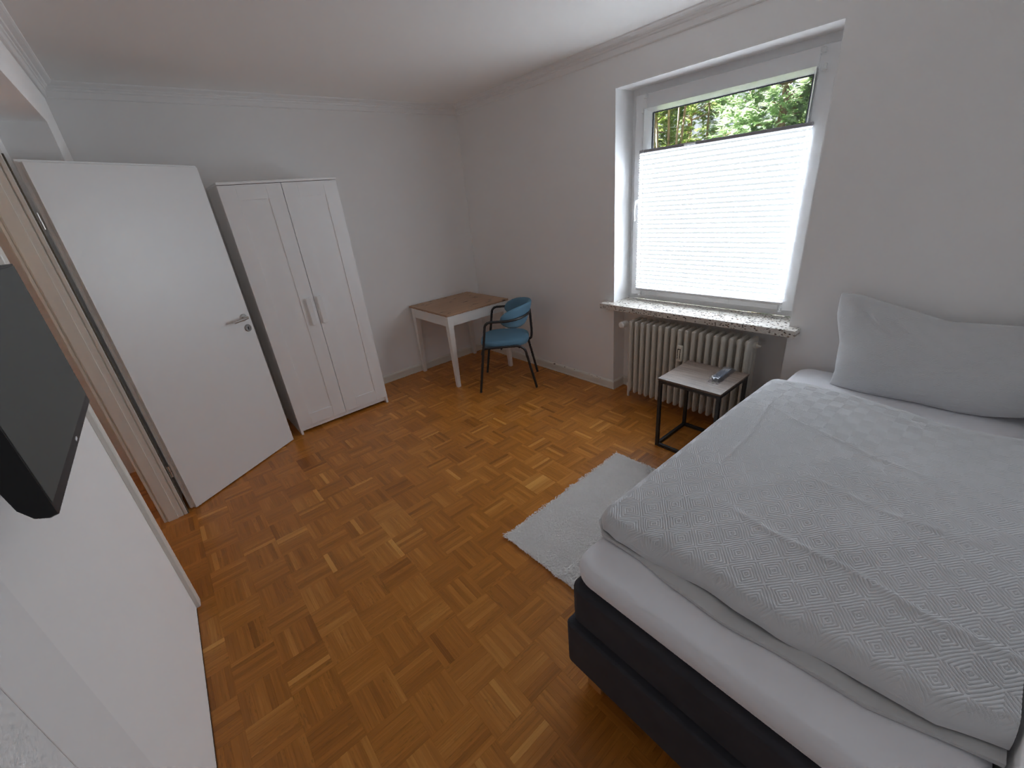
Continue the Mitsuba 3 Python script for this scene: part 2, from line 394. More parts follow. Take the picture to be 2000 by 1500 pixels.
# ------------------------------------------------------------------ door frame and door
cas = []
for y0, y1 in ((D0 + 0.0, D0 + 0.055), (D1 - 0.055, D1)):
    cas.append(box(XL, XL + 0.018, y0, y1, 0, DT + 0.055, 0.003))
cas.append(box(XL, XL + 0.018, D1, D0, DT, DT + 0.055, 0.003))
for y0, y1 in ((D0, D0 + 0.06), (D1 - 0.06, D1)):
    cas.append(box(XL - tb - 0.016, XL - tb, y0, y1, 0, DT + 0.06, 0.003))
cas.append(box(XL - tb - 0.016, XL - tb, D1, D0, DT, DT + 0.06, 0.003))
add('trim_5', left(cat(*cas)), 'm_casing', label='white door casing around the open doorway', kind='structure', smooth=False)
lin = []
for s, y in ((1, D0), (-1, D1)):
    lin.append(box(XL - tb, XL - 0.004, y, y + s * 0.02, 0, DT, 0.001))
    lin.append(box(XL - tb + 0.006, XL - 0.03, y - s * 0.006, y + s * 0.012, 0, DT, 0.001))
lin.append(box(XL - tb, XL - 0.004, D1, D0, DT, DT + 0.02, 0.001))
add('trim_5__lining', left(cat(*lin)), 'm_casing', smooth=False)
add('trim_5__seal', left(box(XL + 0.0185, XL + 0.024, D0 + 0.004, D0 + 0.018, 0, DT)), 'm_seal', smooth=False)
# the leaf, in a frame of its own: e along the leaf from the hinge, n towards the camera
HP = np.array([-3.059, -0.931, 0.0])
E = np.array([0.852, 0.524, 0.0]); E /= np.linalg.norm(E)
NV = np.array([E[1], -E[0], 0.0])
LF = np.eye(4); LF[:3, 0], LF[:3, 1], LF[:3, 2], LF[:3, 3] = E, -NV, [0, 0, 1], HP
def leaf(mesh):
    m = mesh.copy(); m.apply_transform(LF); return m
LW = 0.832
add('door_1', leaf(cat(box(0, LW, 0, 0.027, 0.008, 1.988, 0.001), box(-0.014, LW + 0.014, 0.026, 0.040, 0.008, 2.001, 0.0015))), 'm_door', label='plain white door standing open beside the wardrobe', kind='structure', smooth=False)
for z in (0.30, 1.74):
    hk = add('door_1__hinge', leaf(cat(lathe([(0.008, 0), (0.008, 0.036)], 14, at=(-0.024, 0.036, z - 0.038)), lathe([(0.008, 0), (0.008, 0.036)], 14, at=(-0.024, 0.036, z + 0.001)), box(-0.022, 0.01, 0.0395, 0.0415, z - 0.03, z + 0.03))), 'm_steel')
def rosette(z, a, key):
    prof = [(0.0, -0.002), (0.026, -0.002), (0.026, 0.006), (0.023, 0.009), (0.0, 0.009)]
    return leaf(lathe(prof, 28, axis=(0, -1, 0), at=(a, 0, z)))
LA = 0.778
add('door_1__handle', cat(rosette(1.043, LA, ''), leaf(tube(fillet([(LA, -0.006, 1.043), (LA, -0.052, 1.043), (LA - 0.120, -0.055, 1.040)], 0.022, 8), 0.0095, 14))), 'm_steel', label='brushed steel lever handle')
kh = [lathe([(0.0, -0.002), (0.026, -0.002), (0.026, 0.006), (0.023, 0.009), (0.012, 0.009), (0.012, 0.006), (0.0, 0.006)], 28, axis=(0, -1, 0), at=(LA + 0.006, 0, 0.966))]
add('door_1__lock_rosette', leaf(cat(*kh)), 'm_steel_dark')
add('door_1__lock_rosette__keyhole', leaf(cat(lathe([(0.0, 0), (0.0045, 0), (0.0045, 0.002), (0, 0.002)], 12, axis=(0, -1, 0), at=(LA + 0.006, -0.0055, 0.970)), box(LA + 0.0035, LA + 0.0085, -0.0075, -0.005, 0.954, 0.969))), 'm_black')

# ------------------------------------------------------------------ the hall behind the doorway
add('wall_hall_far', box(-5.2, -3.0, 5.4, 5.5, 0, H), 'm_wall', label='far wall of the hall seen through the doorway', kind='structure', smooth=False)
add('wall_hall_left', box(-5.0, -4.9, -3.0, 5.5, 0, H), 'm_wall', label='outer wall of the hall', kind='structure', smooth=False)
add('wall_hall_right', box(-3.35, -3.25, 0.12, 5.5, 0, H), 'm_wall', label='hall wall beyond the doorway', kind='structure', smooth=False)
add('wall_hall_near', box(-5.0, -3.2, -3.1, -3.0, 0, H), 'm_wall', label='near wall of the hall', kind='structure', smooth=False)
add('ceiling_hall', box(-5.2, -2.95, 0.0, 5.6, H, H + 0.15), 'm_ceiling', label='white hall ceiling', kind='structure', smooth=False)
dk = 'door_2'
add('door_2', box(-4.85, -4.36, 5.36, 5.40, 0.01, 2.0, 0.002), 'm_hall_door', label='orange wooden door at the far end of the hall', kind='structure', smooth=False)
add('door_2__casing', cat(box(-4.36, -4.20, 5.33, 5.40, 0.0, 2.09, 0.004), box(-4.85, -4.36, 5.33, 5.40, 2.0, 2.09, 0.004)), 'm_reveal', smooth=False)
add('door_2__plinth', box(-4.37, -4.185, 5.31, 5.40, 0.0, 0.12, 0.004), 'm_reveal', smooth=False)
add('baseboard_hall', box(-4.185, -3.35, 5.385, 5.40, 0.0, 0.07), 'm_reveal', label='white baseboard at the far end of the hall', kind='structure', smooth=False)
# unseen floor lamp added in the hall as soft fill through the doorway
UX, UY = -4.35, -2.35
add('hall_fill_lamp__base', lathe([(0.0, 0.0), (0.14, 0.0), (0.14, 0.015), (0.02, 0.025), (0.0, 0.026)], 28, at=(UX, UY, 0)), 'm_black_metal')
add('hall_fill_lamp__pole', tube([(UX, UY, 0.02), (UX, UY, 1.76)], 0.012, 12), 'm_black_metal')
add('hall_fill_lamp__bowl', lathe([(0.0, 1.75), (0.05, 1.755), (0.13, 1.80), (0.17, 1.86), (0.165, 1.86), (0.125, 1.81), (0.0, 1.775)], 32, at=(UX, UY, 0)), 'm_lacquer')
gl = trimesh.creation.cylinder(0.12, 0.006, sections=28); gl.apply_translation((UX, UY, 1.815))
add('hall_fill_lamp__light', gl, two({'type': 'diffuse', 'reflectance': rgb(0.8, 0.8, 0.8)}), emitter={'type': 'area', 'radiance': rgb(78, 68, 58)})
tag('hall_fill_lamp', 'added unseen floor lamp giving fill light through the doorway', 'floor lamp')
add('hall_ceiling_lamp', lathe([(0.0, 0.0), (0.09, 0.0), (0.12, -0.03), (0.11, -0.07), (0.06, -0.10), (0.0, -0.11)], 24, at=(-4.1, 3.4, H)), two({'type': 'diffuse', 'reflectance': rgb(0.8, 0.8, 0.8)}), label='round glowing ceiling lamp at the far end of the hall', category='lamp', emitter={'type': 'area', 'radiance': rgb(36, 27, 18), 'sampling_weight': 0.4})

# ------------------------------------------------------------------ the window
yo0, yo1 = N1, N0
add('window_1', frame_y(0.203, 0.26, (yo0, yo1, SZ, RT), (yo0 + 0.055, yo1 - 0.055, SZ + 0.047, RT - 0.05), 0.003), 'm_pvc', label='white plastic window above the terrazzo sill', kind='structure', smooth=False)
S = (-3.128, -1.950, 0.826, 2.195)
I = (-3.045, -2.038, 0.912, 2.105)
sash = frame_y(0.163, 0.225, S, I, 0.004)
G = (I[0] - 0.0 + 0.026, I[1] - 0.026, I[2] + 0.026, I[3] - 0.022)
bev = []
def quad(a, b, c, d):
    return trimesh.Trimesh(np.array([a, b, c, d], float), [[0, 1, 2], [0, 2, 3]], process=False)
xa, xb = 0.135, 0.196
pa = [(xa, I[0], I[2]), (xa, I[1], I[2]), (xa, I[1], I[3]), (xa, I[0], I[3])]
pb = [(xb, G[0], G[2]), (xb, G[1], G[2]), (xb, G[1], G[3]), (xb, G[0], G[3])]
for k in range(4):
    bev.append(quad(pa[k], pa[(k + 1) % 4], pb[(k + 1) % 4], pb[k]))
add('window_1__sash', cat(sash, *bev, frame_y(0.197, 0.225, (I[0], I[1], I[2], I[3]), G, 0)), 'm_pvc', smooth=False)
GG = (G[0] + 0.006, G[1] - 0.008, G[2] + 0.006, G[3] - 0.006)
add('window_1__sash__gasket', frame_y(0.1965, 0.206, G, GG, 0), 'm_rubber', smooth=False)
add('window_1__pane', quad((0.208, G[0], G[2]), (0.208, G[1], G[2]), (0.208, G[1], G[3]), (0.208, G[0], G[3])), 'm_glass', smooth=False, label='clear glass pane')
hy = -1.992
add('window_1__sash__handle', cat(box(0.153, 0.164, hy - 0.014, hy + 0.014, 1.49, 1.555, 0.004), tube(fillet([(0.165, hy, 1.525), (0.118, hy, 1.525), (0.112, hy + 0.004, 1.45), (0.122, hy + 0.004, 1.39)], 0.02, 8), 0.010, 12)), 'm_pvc')
sill = cat(box(-0.081, 0.20, N1 + 0.001, N0 - 0.001, SZ - 0.044, SZ, 0.003), box(-0.081, -0.0005, -3.2335, -1.816, SZ - 0.044, SZ, 0.003))
add('window_1__sill', sill, 'm_terrazzo', smooth=False, label='speckled terrazzo sill')

# pleated blind
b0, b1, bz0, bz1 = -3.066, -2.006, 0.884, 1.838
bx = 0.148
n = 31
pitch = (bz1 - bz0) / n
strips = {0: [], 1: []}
for k in range(n):                                        # per pleat: two sloping faces and a dimmer strip painting the fold shade
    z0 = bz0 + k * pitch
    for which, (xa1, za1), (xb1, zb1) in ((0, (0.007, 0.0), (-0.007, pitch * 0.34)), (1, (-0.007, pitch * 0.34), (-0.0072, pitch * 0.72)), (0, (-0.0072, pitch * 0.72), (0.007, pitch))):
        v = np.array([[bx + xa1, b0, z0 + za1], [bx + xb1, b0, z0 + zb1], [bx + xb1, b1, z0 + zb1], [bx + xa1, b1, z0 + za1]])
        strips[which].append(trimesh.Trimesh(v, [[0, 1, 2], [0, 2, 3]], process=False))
# fabric made an area light in place of daylight; weaker folds draw pleat shade
add('pleated_blind__fabric', cat(*strips[0]), 'm_blind', smooth=False, emitter={'type': 'area', 'radiance': rgb(*BLIND_GLOW), 'sampling_weight': 6.0})
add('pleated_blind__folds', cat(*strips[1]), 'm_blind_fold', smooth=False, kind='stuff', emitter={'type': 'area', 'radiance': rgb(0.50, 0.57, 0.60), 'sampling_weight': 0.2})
add('pleated_blind__top_rail', box(bx - 0.010, bx + 0.010, b0 - 0.002, b1 + 0.002, bz1, bz1 + 0.020, 0.003), 'm_grey_rail', smooth=False, label='grey metal top rail')
add('pleated_blind__bottom_rail', box(bx - 0.011, bx + 0.011, b0 - 0.002, b1 + 0.002, bz0 - 0.018, bz0, 0.003), 'm_light_rail', smooth=False, label='light metal bottom rail')
add('pleated_blind__grip', box(bx - 0.020, bx - 0.010, -2.425, -2.345, bz1 + 0.004, bz1 + 0.016, 0.004), 'm_clear_plastic', smooth=False)
for y in (-2.02, -3.05):
    add('pleated_blind__cord', tube([(bx, y, bz1 + 0.02), (bx, y, 2.108)], 0.0011, 6), 'm_white_plastic')
for y in (-2.36, -2.71):
    add('pleated_blind__cord', tube([(bx - 0.0085, y, bz0), (bx - 0.0085, y, bz1)], 0.0008, 5), 'm_white_plastic')
for y, z in ((-2.026, 2.10), (-3.078, 2.10), (-2.04, 2.182), (-3.062, 2.172), (-2.04, 0.838), (-3.06, 0.838)):
    add('pleated_blind__bracket', cat(box(0.140, 0.163, y - 0.006, y + 0.006, z - 0.016, z + 0.012, 0.003), box(0.136, 0.150, y - 0.012, y + 0.012, z - 0.018, z - 0.010, 0.003)), 'm_clear_plastic', smooth=False)
tag('pleated_blind', 'white pleated blind pulled up over most of the window', 'blind')

# ------------------------------------------------------------------ radiator under the sill
NR, RP = 18, 0.0508
RX0, RX1, RZ0, RZ1 = -0.108, 0.045, 0.075, 0.685
RY = -2.128
def rad_section(yc):
    ms = []
    for xk, rr in ((RX0 + 0.026, 0.026), ((RX0 + RX1) / 2, 0.022), (RX1 - 0.026, 0.026)):
        # a flattened column with domed ends
        prof = []
        for t in np.linspace(0, math.pi / 2, 5):
            prof.append((math.sin(t), RZ0 + 0.03 * (1 - math.cos(t))))
        for t in np.linspace(0, math.pi / 2, 6):
            prof.append((math.cos(t), RZ1 - 0.035 + 0.035 * math.sin(t)))
        a = np.arange(16) * math.pi / 8
        ms.append(loft([np.column_stack([xk + rr * max(s, .02) * np.cos(a), yc + 0.0148 * max(s, .02) * np.sin(a), np.full(16, z)]) for s, z in prof]))
    # heads joining the columns
    for z0, z1 in ((RZ0 + 0.002, RZ0 + 0.075), (RZ1 - 0.075, RZ1 - 0.001)):
        ms.append(slab(RX0 + 0.003, RX1 - 0.003, yc - 0.0142, yc + 0.0142, z0, z1, 0.014, 0.012, n=4, m=4))
    ms.append(lathe([(0.021, -0.0255), (0.021, 0.0255)], 14, axis=(0, 1, 0), at=((RX0 + RX1) / 2, yc, RZ1 - 0.045)))
    ms.append(lathe([(0.021, -0.0255), (0.021, 0.0255)], 14, axis=(0, 1, 0), at=((RX0 + RX1) / 2, yc, RZ0 + 0.045)))
    return cat(*ms)
for k in range(NR):
    add('radiator__section', rad_section(RY - k * RP), 'm_radiator')
cxr = (RX0 + RX1) / 2
ye = RY - (NR - 1) * RP
add('radiator__end_plug', cat(lathe([(0.024, 0), (0.024, 0.008), (0.014, 0.010), (0.014, 0.016), (0.007, 0.018), (0.007, 0.034), (0.0, 0.036)], 16, axis=(0, -1, 0), at=(cxr, ye - 0.022, RZ1 - 0.045))), 'm_radiator')
add('radiator__valve', cat(lathe([(0.018, 0), (0.018, 0.03), (0.013, 0.034), (0.013, 0.06)], 16, axis=(0, 1, 0), at=(cxr, RY + 0.022, RZ1 - 0.045)), tube(fillet([(cxr, RY + 0.065, RZ1 - 0.045), (0.10, RY + 0.065, RZ1 - 0.045), (0.147, RY + 0.065, RZ1 - 0.045)], 0.01), 0.010, 10)), 'm_radiator')
add('radiator__thermostat', lathe([(0.018, 0), (0.026, 0.005), (0.027, 0.050), (0.025, 0.066), (0.018, 0.072), (0.0, 0.073)], 22, axis=(-1, 0.05, 0), at=(cxr - 0.012, RY + 0.072, RZ1 - 0.045)), 'm_white_plastic', label='round white thermostat head')
add('radiator__pipe', cat(tube(fillet([(cxr, RY + 0.018, RZ0 + 0.045), (cxr, RY + 0.05, RZ0 + 0.045), (cxr, RY + 0.05, -0.005)], 0.02), 0.010, 12), lathe([(0.016, 0), (0.016, 0.028)], 12, at=(cxr, RY + 0.05, RZ0 + 0.02))), 'm_white_plastic')
hmy = RY - 8.5 * RP
add('radiator__heat_meter', box(RX0 - 0.024, RX0 - 0.001, hmy - 0.020, hmy + 0.020, 0.455, 0.575, 0.005), 'm_cream', smooth=False)
add('radiator__heat_meter__scale', cat(box(RX0 - 0.0255, RX0 - 0.0235, hmy - 0.011, hmy - 0.007, 0.475, 0.550), box(RX0 - 0.0255, RX0 - 0.0235, hmy + 0.007, hmy + 0.011, 0.475, 0.550), box(RX0 - 0.0255, RX0 - 0.0235, hmy - 0.011, hmy + 0.011, 0.547, 0.553)), 'm_black', smooth=False)
tag('radiator', 'cream ribbed column radiator in the niche under the window', 'radiator')

# ------------------------------------------------------------------ wardrobe
wx0, wx1, wyf, wyb = -2.2775, -1.4975, -0.4623, -0.016
dth = 0.020
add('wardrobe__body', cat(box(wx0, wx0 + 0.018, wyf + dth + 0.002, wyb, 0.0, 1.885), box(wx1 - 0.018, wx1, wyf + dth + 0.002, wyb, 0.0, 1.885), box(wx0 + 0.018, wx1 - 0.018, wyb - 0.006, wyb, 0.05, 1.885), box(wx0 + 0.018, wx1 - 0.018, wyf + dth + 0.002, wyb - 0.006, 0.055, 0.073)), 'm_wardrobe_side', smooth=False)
add('wardrobe__foot', box(wx0, wx0 + 0.018, wyf, wyf + 0.05, 0.0, 0.062, 0.001), 'm_wardrobe', smooth=False)
add('wardrobe__foot', box(wx1 - 0.018, wx1, wyf, wyf + 0.05, 0.0, 0.062, 0.001), 'm_wardrobe', smooth=False)
add('wardrobe__plinth', box(wx0 + 0.018, wx1 - 0.018, wyf + 0.022, wyf + 0.036, 0.022, 0.058), 'm_wardrobe', smooth=False)
add('wardrobe__top', box(wx0 - 0.002, wx1 + 0.002, wyf - 0.001, wyb, 1.885, 1.902, 0.0015), 'm_wardrobe', smooth=False)
for s, (xa_, xb_) in enumerate(((wx0, (wx0 + wx1) / 2 - 0.0018), ((wx0 + wx1) / 2 + 0.0018, wx1))):
    st = 0.102
    za, zb, zr = 0.062, 1.882, 0.096
    y0, y1 = wyf, wyf + dth
    door = cat(box(xa_, xa_ + st, y0, y1, za, zb, 0.0012), box(xb_ - st, xb_, y0, y1, za, zb, 0.0012), box(xa_ + st, xb_ - st, y0, y1, zb - zr, zb, 0.0008), box(xa_ + st, xb_ - st, y0, y1, za, za + zr, 0.0008))
    dk = add('wardrobe__door', door, 'm_wardrobe', smooth=False)
    add(dk + '__panel', box(xa_ + st - 0.005, xb_ - st + 0.005, y0 + 0.006, y1 - 0.002, za + zr - 0.005, zb - zr + 0.005), 'm_wardrobe', smooth=False)
    hx = (-1.934, -1.852)[s]
    add(dk + '__handle', cat(box(hx - 0.019, hx + 0.019, y0 - 0.024, y0 - 0.016, 0.865, 1.075, 0.002), box(hx - 0.019, hx - 0.013, y0 - 0.02, y0, 0.865, 1.075), box(hx + 0.013, hx + 0.019, y0 - 0.02, y0, 0.865, 1.075)), 'm_wardrobe', smooth=False)
tag('wardrobe', 'tall white two-door wardrobe against the back wall', 'wardrobe')

# ------------------------------------------------------------------ desk
dx0, dx1, dy0, dy1, dh = -0.898, -0.165, -0.739, -0.020, 0.7235
add('desk__top', box(dx0, dx1, dy0, dy1, dh - 0.018, dh, 0.003), 'm_desk_top', smooth=False, label='stained brown pine top')
o = 0.012
aw = 0.098
for key, bb in (('a', (dx0 + o + 0.05, dx1 - o - 0.05, dy0 + o + 0.003, dy0 + o + 0.021)), ('b', (dx0 + o + 0.05, dx1 - o - 0.05, dy1 - o - 0.021, dy1 - o - 0.003)), ('c', (dx0 + o + 0.003, dx0 + o + 0.021, dy0 + o + 0.05, dy1 - o - 0.05)), ('d', (dx1 - o - 0.021, dx1 - o - 0.003, dy0 + o + 0.05, dy1 - o - 0.05))):
    add('desk__apron', box(*bb, dh - 0.018 - aw, dh - 0.018, 0.001), 'm_desk_white', smooth=False)
for sx in (0, 1):
    for sy in (0, 1):
        cx_, cy_ = (dx1 - o if sx else dx0 + o), (dy1 - o if sy else dy0 + o)
        ux, uy = (-1 if sx else 1), (-1 if sy else 1)
        rings = []
        for z, wd in ((0.0, 0.033), (0.004, 0.036), (dh - 0.018 - aw - 0.02, 0.056), (dh - 0.018, 0.056)):
            r = rrect(wd / 2, wd / 2, 0.004, 3)
            rings.append(np.column_stack([r[:, 0] + cx_ + ux * wd / 2, r[:, 1] + cy_ + uy * wd / 2, np.full(len(r), z)]))
        add('desk__leg', loft(rings), 'm_desk_white')
tag('desk', 'small square pine desk with stained top and white tapered legs', 'desk')

# ------------------------------------------------------------------ blue armchair at the desk
CO = np.array([-0.468, -1.032, 0.0])
CF = np.array([-0.71, 0.705, 0]); CF /= np.linalg.norm(CF)
CR = np.array([CF[1], -CF[0], 0])
CM = np.eye(4); CM[:3, 0], CM[:3, 1], CM[:3, 3] = CF, -CR, CO          # local x forward, y to the chair's left, z up
def ch(mesh):
    m = mesh.copy(); m.apply_transform(CM); return m
zr_ = 0.682
arm = []
ring = [(0.135, 0.277, zr_)]
for a in np.linspace(0, math.pi, 25):
    ring.append((-0.03 - 0.205 * math.sin(a) ** 0.9 if 0 < a < math.pi else -0.03, 0.277 * math.cos(a), zr_ + 0.012 * math.sin(a)))
ring.append((0.135, -0.277, zr_))
full = [(0.262, 0.240, 0.012)] + [(0.142, 0.276, zr_)] + ring[1:-1] + [(0.142, -0.276, zr_)] + [(0.262, -0.240, 0.012)]
path = [np.array(full[0])] + list(fillet(full[0:3], 0.05, 8)[1:-1]) + [np.array(p) for p in full[2:-2]] + list(fillet(full[-3:], 0.05, 8)[1:-1]) + [np.array(full[-1])]
add('armchair__frame', ch(tube(np.array(path), 0.0112, 10)), 'm_black_metal', label='black tubular frame of front legs and armrests')
for s in (1, -1):
    p = fillet([(0.205, s * 0.258, 0.385), (0.190, s * 0.240, 0.436), (-0.13, s * 0.214, 0.436), (-0.180, s * 0.213, 0.40), (-0.258, s * 0.188, 0.012)], 0.045, 7)
    add('armchair__rear_leg', ch(tube(p, 0.0112, 10)), 'm_black_metal')
add('armchair__back_post', ch(tube(fillet([(-0.236, 0.0, zr_ + 0.01), (-0.240, 0.0, 0.50), (-0.232, 0.0, 0.425), (-0.13, 0.0, 0.422)], 0.045, 7), 0.0112, 10)), 'm_black_metal')
add('armchair__cross_bar', ch(cat(tube([(0.03, 0.236, 0.42), (0.03, -0.236, 0.42)], 0.008, 8), tube([(-0.13, 0.222, 0.422), (-0.13, -0.222, 0.422)], 0.008, 8))), 'm_black_metal')
# seat: rounded, a little narrower at the back
rings = []
def seat_outline(d):
    out = []
    for a in np.linspace(0, 2 * math.pi, 56, endpoint=False):
        c, s = math.cos(a), math.sin(a)
        k = 1 / (abs(c) ** 3.0 + abs(s) ** 3.0) ** (1 / 3.0)
        x = 0.012 + (0.222 - d) * k * c
        y = (0.236 - d) * k * s * (1 - 0.16 * (0.5 - 0.5 * (x / 0.24)))
        out.append((x, y))
    return np.array(out)
for d, z in ((0.03, 0.420), (0.006, 0.425), (0.0, 0.440), (0.0, 0.456), (0.005, 0.470), (0.016, 0.479), (0.04, 0.485), (0.09, 0.489), (0.15, 0.491), (0.2, 0.4915)):
    r = seat_outline(d)
    rings.append(np.column_stack([r, np.full(len(r), z)]))
add('armchair__seat', ch(loft(rings)), 'm_velvet_blue', label='blue velvet seat')
# backrest: a pill-shaped cushion bent round the inside of the ring
nu, nv = 49, 21
def back_surf(side):
    U, V = np.meshgrid(np.linspace(-1, 1, nu), np.linspace(-1, 1, nv), indexing='ij')
    ang = U * math.radians(97)
    # rounded-end height profile
    hgt = 0.099 * (1 - np.abs(U) ** 3.2) ** 0.55 + 0.002
    edge = (1 - np.abs(V) ** 4) ** 0.5 * (1 - np.abs(U) ** 8) ** 0.5
    th = 0.021 * edge * side
    R = 0.240 + th - 0.008
    lean = 0.035 * V * np.cos(ang)
    X = -0.005 - (R * 0.90 + lean) * np.cos(ang)
    Y = (R + 0.0) * np.sin(ang) * 1.0
    Z = 0.690 + hgt * V - 0.012 * (1 - np.cos(ang))
    return np.stack([X, Y, Z], -1).reshape(-1, 3)
fr, bk = back_surf(-1), back_surf(1)
i, j = np.meshgrid(np.arange(nu - 1), np.arange(nv - 1), indexing='ij')
a = (i * nv + j).ravel()
f1 = np.vstack([np.stack([a, a + nv, a + nv + 1], 1), np.stack([a, a + nv + 1, a + 1], 1)])
mb = trimesh.Trimesh(np.vstack([fr, bk]), np.vstack([f1, f1[:, ::-1] + nu * nv]), process=False)
mb.merge_vertices(digits_vertex=6)
trimesh.repair.fix_normals(mb)
add('armchair__backrest', ch(mb), 'm_velvet_blue', smooth=60, label='curved blue velvet backrest')
tag('armchair', 'blue velvet armchair with black metal frame in front of the desk', 'chair')

# ------------------------------------------------------------------ side table and the remote on it
tx0, tx1, ty0, ty1, th_ = -0.5586, -0.1761, -3.0576, -2.6572, 0.503
add('side_table__top', box(tx0, tx1, ty0, ty1, th_ - 0.012, th_, 0.0015), 'm_rustic', smooth=False, label='rustic brown wood-look top')
fr_ = 0.021
ix0, ix1, iy0, iy1 = tx0 + 0.004, tx1 - 0.004, ty0 + 0.004, ty1 - 0.004
def ring_bars(z0, z1):
    return cat(box(ix0, ix1, iy0, iy0 + fr_, z0, z1, 0.0015), box(ix0, ix1, iy1 - fr_, iy1, z0, z1, 0.0015), box(ix0, ix0 + fr_, iy0 + fr_, iy1 - fr_, z0, z1, 0.0015), box(ix1 - fr_, ix1, iy0 + fr_, iy1 - fr_, z0, z1, 0.0015))
add('side_table__frame', ring_bars(th_ - 0.012 - fr_, th_ - 0.012), 'm_black_metal', smooth=False)
add('side_table__base_frame', ring_bars(0.0, fr_), 'm_black_metal', smooth=False)
for xx_ in (ix0, ix1 - fr_):
    for yy_ in (iy0, iy1 - fr_):
        add('side_table__leg', box(xx_, xx_ + fr_, yy_, yy_ + fr_, fr_, th_ - 0.012 - fr_, 0.0015), 'm_black_metal', smooth=False)
tag('side_table', 'square side table with black metal frame in front of the radiator', 'side table')
RM = T = mi.ScalarTransform4f
ra = math.radians(2.0)
RMx = trimesh.transformations.translation_matrix([-0.31, -2.945, th_]) @ trimesh.transformations.rotation_matrix(ra, [0, 0, 1])
def rem(mesh):
    m = mesh.copy(); m.apply_transform(RMx); return m
add('remote_control__body', rem(slab(-0.085, 0.10, -0.024, 0.024, 0.002, 0.021, 0.012, 0.006, n=5, m=4)), 'm_remote')
for k in range(3):
    add('remote_control__key', rem(box(0.045, 0.09, -0.018 + k * 0.0135, -0.010 + k * 0.0135, 0.020, 0.023, 0.001)), 'm_pale_plastic', smooth=False)  # three pale bars at the far end
# crinkled clear bag
nx_, ny_ = 30, 12
U, V = np.meshgrid(np.linspace(-1, 1, nx_), np.linspace(-1, 1, ny_), indexing='ij')
XX, YY = 0.005 + 0.132 * U, 0.036 * V * (1 + 0.05 * np.sin(9 * U))
ZT = 0.004 + 0.022 * np.clip(1.25 - np.abs(U) ** 6 * 1.3, 0, 1) * np.clip(1.4 - np.abs(V) ** 4 * 1.4, 0, 1) + 0.004 * (meshkit.noise(np.stack([U * 9, V * 5, 0 * U], -1), 4) - 0.3)
ZT = np.maximum(ZT, 0.001)
ia, ja = np.meshgrid(np.arange(nx_ - 1), np.arange(ny_ - 1), indexing='ij')
a = (ia * ny_ + ja).ravel()
fb = np.vstack([np.stack([a, a + ny_, a + ny_ + 1], 1), np.stack([a, a + ny_ + 1, a + 1], 1)])
add('remote_control__bag', rem(trimesh.Trimesh(np.stack([XX, YY, ZT], -1).reshape(-1, 3), fb, process=False)), 'm_foil', smooth=False, label='clear plastic bag')
tag('remote_control', 'remote control in a clear plastic bag on the side table', 'remote control')

# ------------------------------------------------------------------ bed
bx0, bx1, by0, by1 = -2.118, -0.055, -4.19, -3.285
add('bed__base', slab(bx0, bx1, by0, by1, 0.13, 0.328, 0.022, 0.012, n=6, m=5), 'm_charcoal')
add('bed__mattress', slab(bx0 + 0.022, bx1, by0 + 0.01, by1 - 0.008, 0.326, 0.492, 0.035, 0.020, n=6, m=5), 'm_charcoal')
for lx in (bx0 + 0.075, bx1 - 0.12):
    for ly in (by1 - 0.085, by0 + 0.085):
        add('bed__leg', box(lx - 0.03, lx + 0.03, ly - 0.03, ly + 0.03, 0.0, 0.132, 0.003), 'm_leg_wood', smooth=False, label='wooden block foot')
tag('bed', 'charcoal upholstered box spring bed under the grey duvet', 'bed')
tp = slab(bx0 + 0.035, bx1 + 0.02, by0 + 0.0, by1 + 0.004, 0.4925, 0.572, 0.085, 0.038, n=14, m=9, crown=0.006)
add('mattress_topper', tp, 'm_sheet', label='mattress topper under a smooth white fitted sheet on the bed', category='mattress')

def lozenge(u, v, p):
    """relief of the woven pattern, 0..1: concentric lozenges 128 by 94 mm with five ribs each; p: points for the weave's wobble"""
    u = u + 0.004 * (meshkit.noise(p * 26, 8) - 0.5)
    v = v + 0.004 * (meshkit.noise(p * 26, 9) - 0.5)
    a, b = u / 0.128 + v / 0.094, u / 0.128 - v / 0.094
    m = 2 * np.maximum(np.abs(a - np.floor(a) - 0.5), np.abs(b - np.floor(b) - 0.5))
    return np.minimum(1, 1.55 * np.sqrt(0.5 + 0.5 * np.cos(2 * math.pi * 5 * m))) ** 0.85 * (0.6 + 0.8 * meshkit.noise(p * 7, 14))
RELIEF = 0.0030
# duvet
nxd, nyd = 960, 630
ux, uy = np.linspace(0, 1, nxd), np.linspace(0, 1, nyd)
Ux, Uy = np.meshgrid(ux, uy, indexing='ij')
Y = -3.232 + (-4.197 + 3.232) * Uy
xh = np.interp(Y, [-4.197, -4.1, -3.95, -3.83, -3.58, -3.4, -3.232], [-0.44, -0.455, -0.478, -0.435, -0.375, -0.358, -0.39]) + 0.008 * (meshkit.noise(np.stack([Y * 9, Y * 0, Y * 0], -1), 2) - 0.5)
xf = np.interp(Y, [-4.197, -4.1, -3.8, -3.5, -3.35, -3.29, -3.232], [-1.845, -1.885, -1.91, -1.915, -1.93, -1.925, -1.865]) + 0.018 * (meshkit.noise(np.stack([Y * 11, Y * 0 + 3, Y * 0], -1), 5) - 0.5)
X = xf + (xh - xf) * Ux
ZB = 0.582
def edge(d, r):
    t = np.clip(d / r, 0, 1)
    return np.sqrt(np.clip(1 - (1 - t) ** 2, 0, 1))
dF, dH, dL, dN = X - xf, xh - X, -3.232 - Y, Y + 4.197
thick = 0.052 * edge(dF, 0.055) * edge(dL, 0.06) * edge(dH, 0.03) * (0.55 + 0.45 * np.clip(dH / 0.5, 0, 1))
P3 = np.stack([X * 3.2, Y * 3.2, 0 * X], -1)
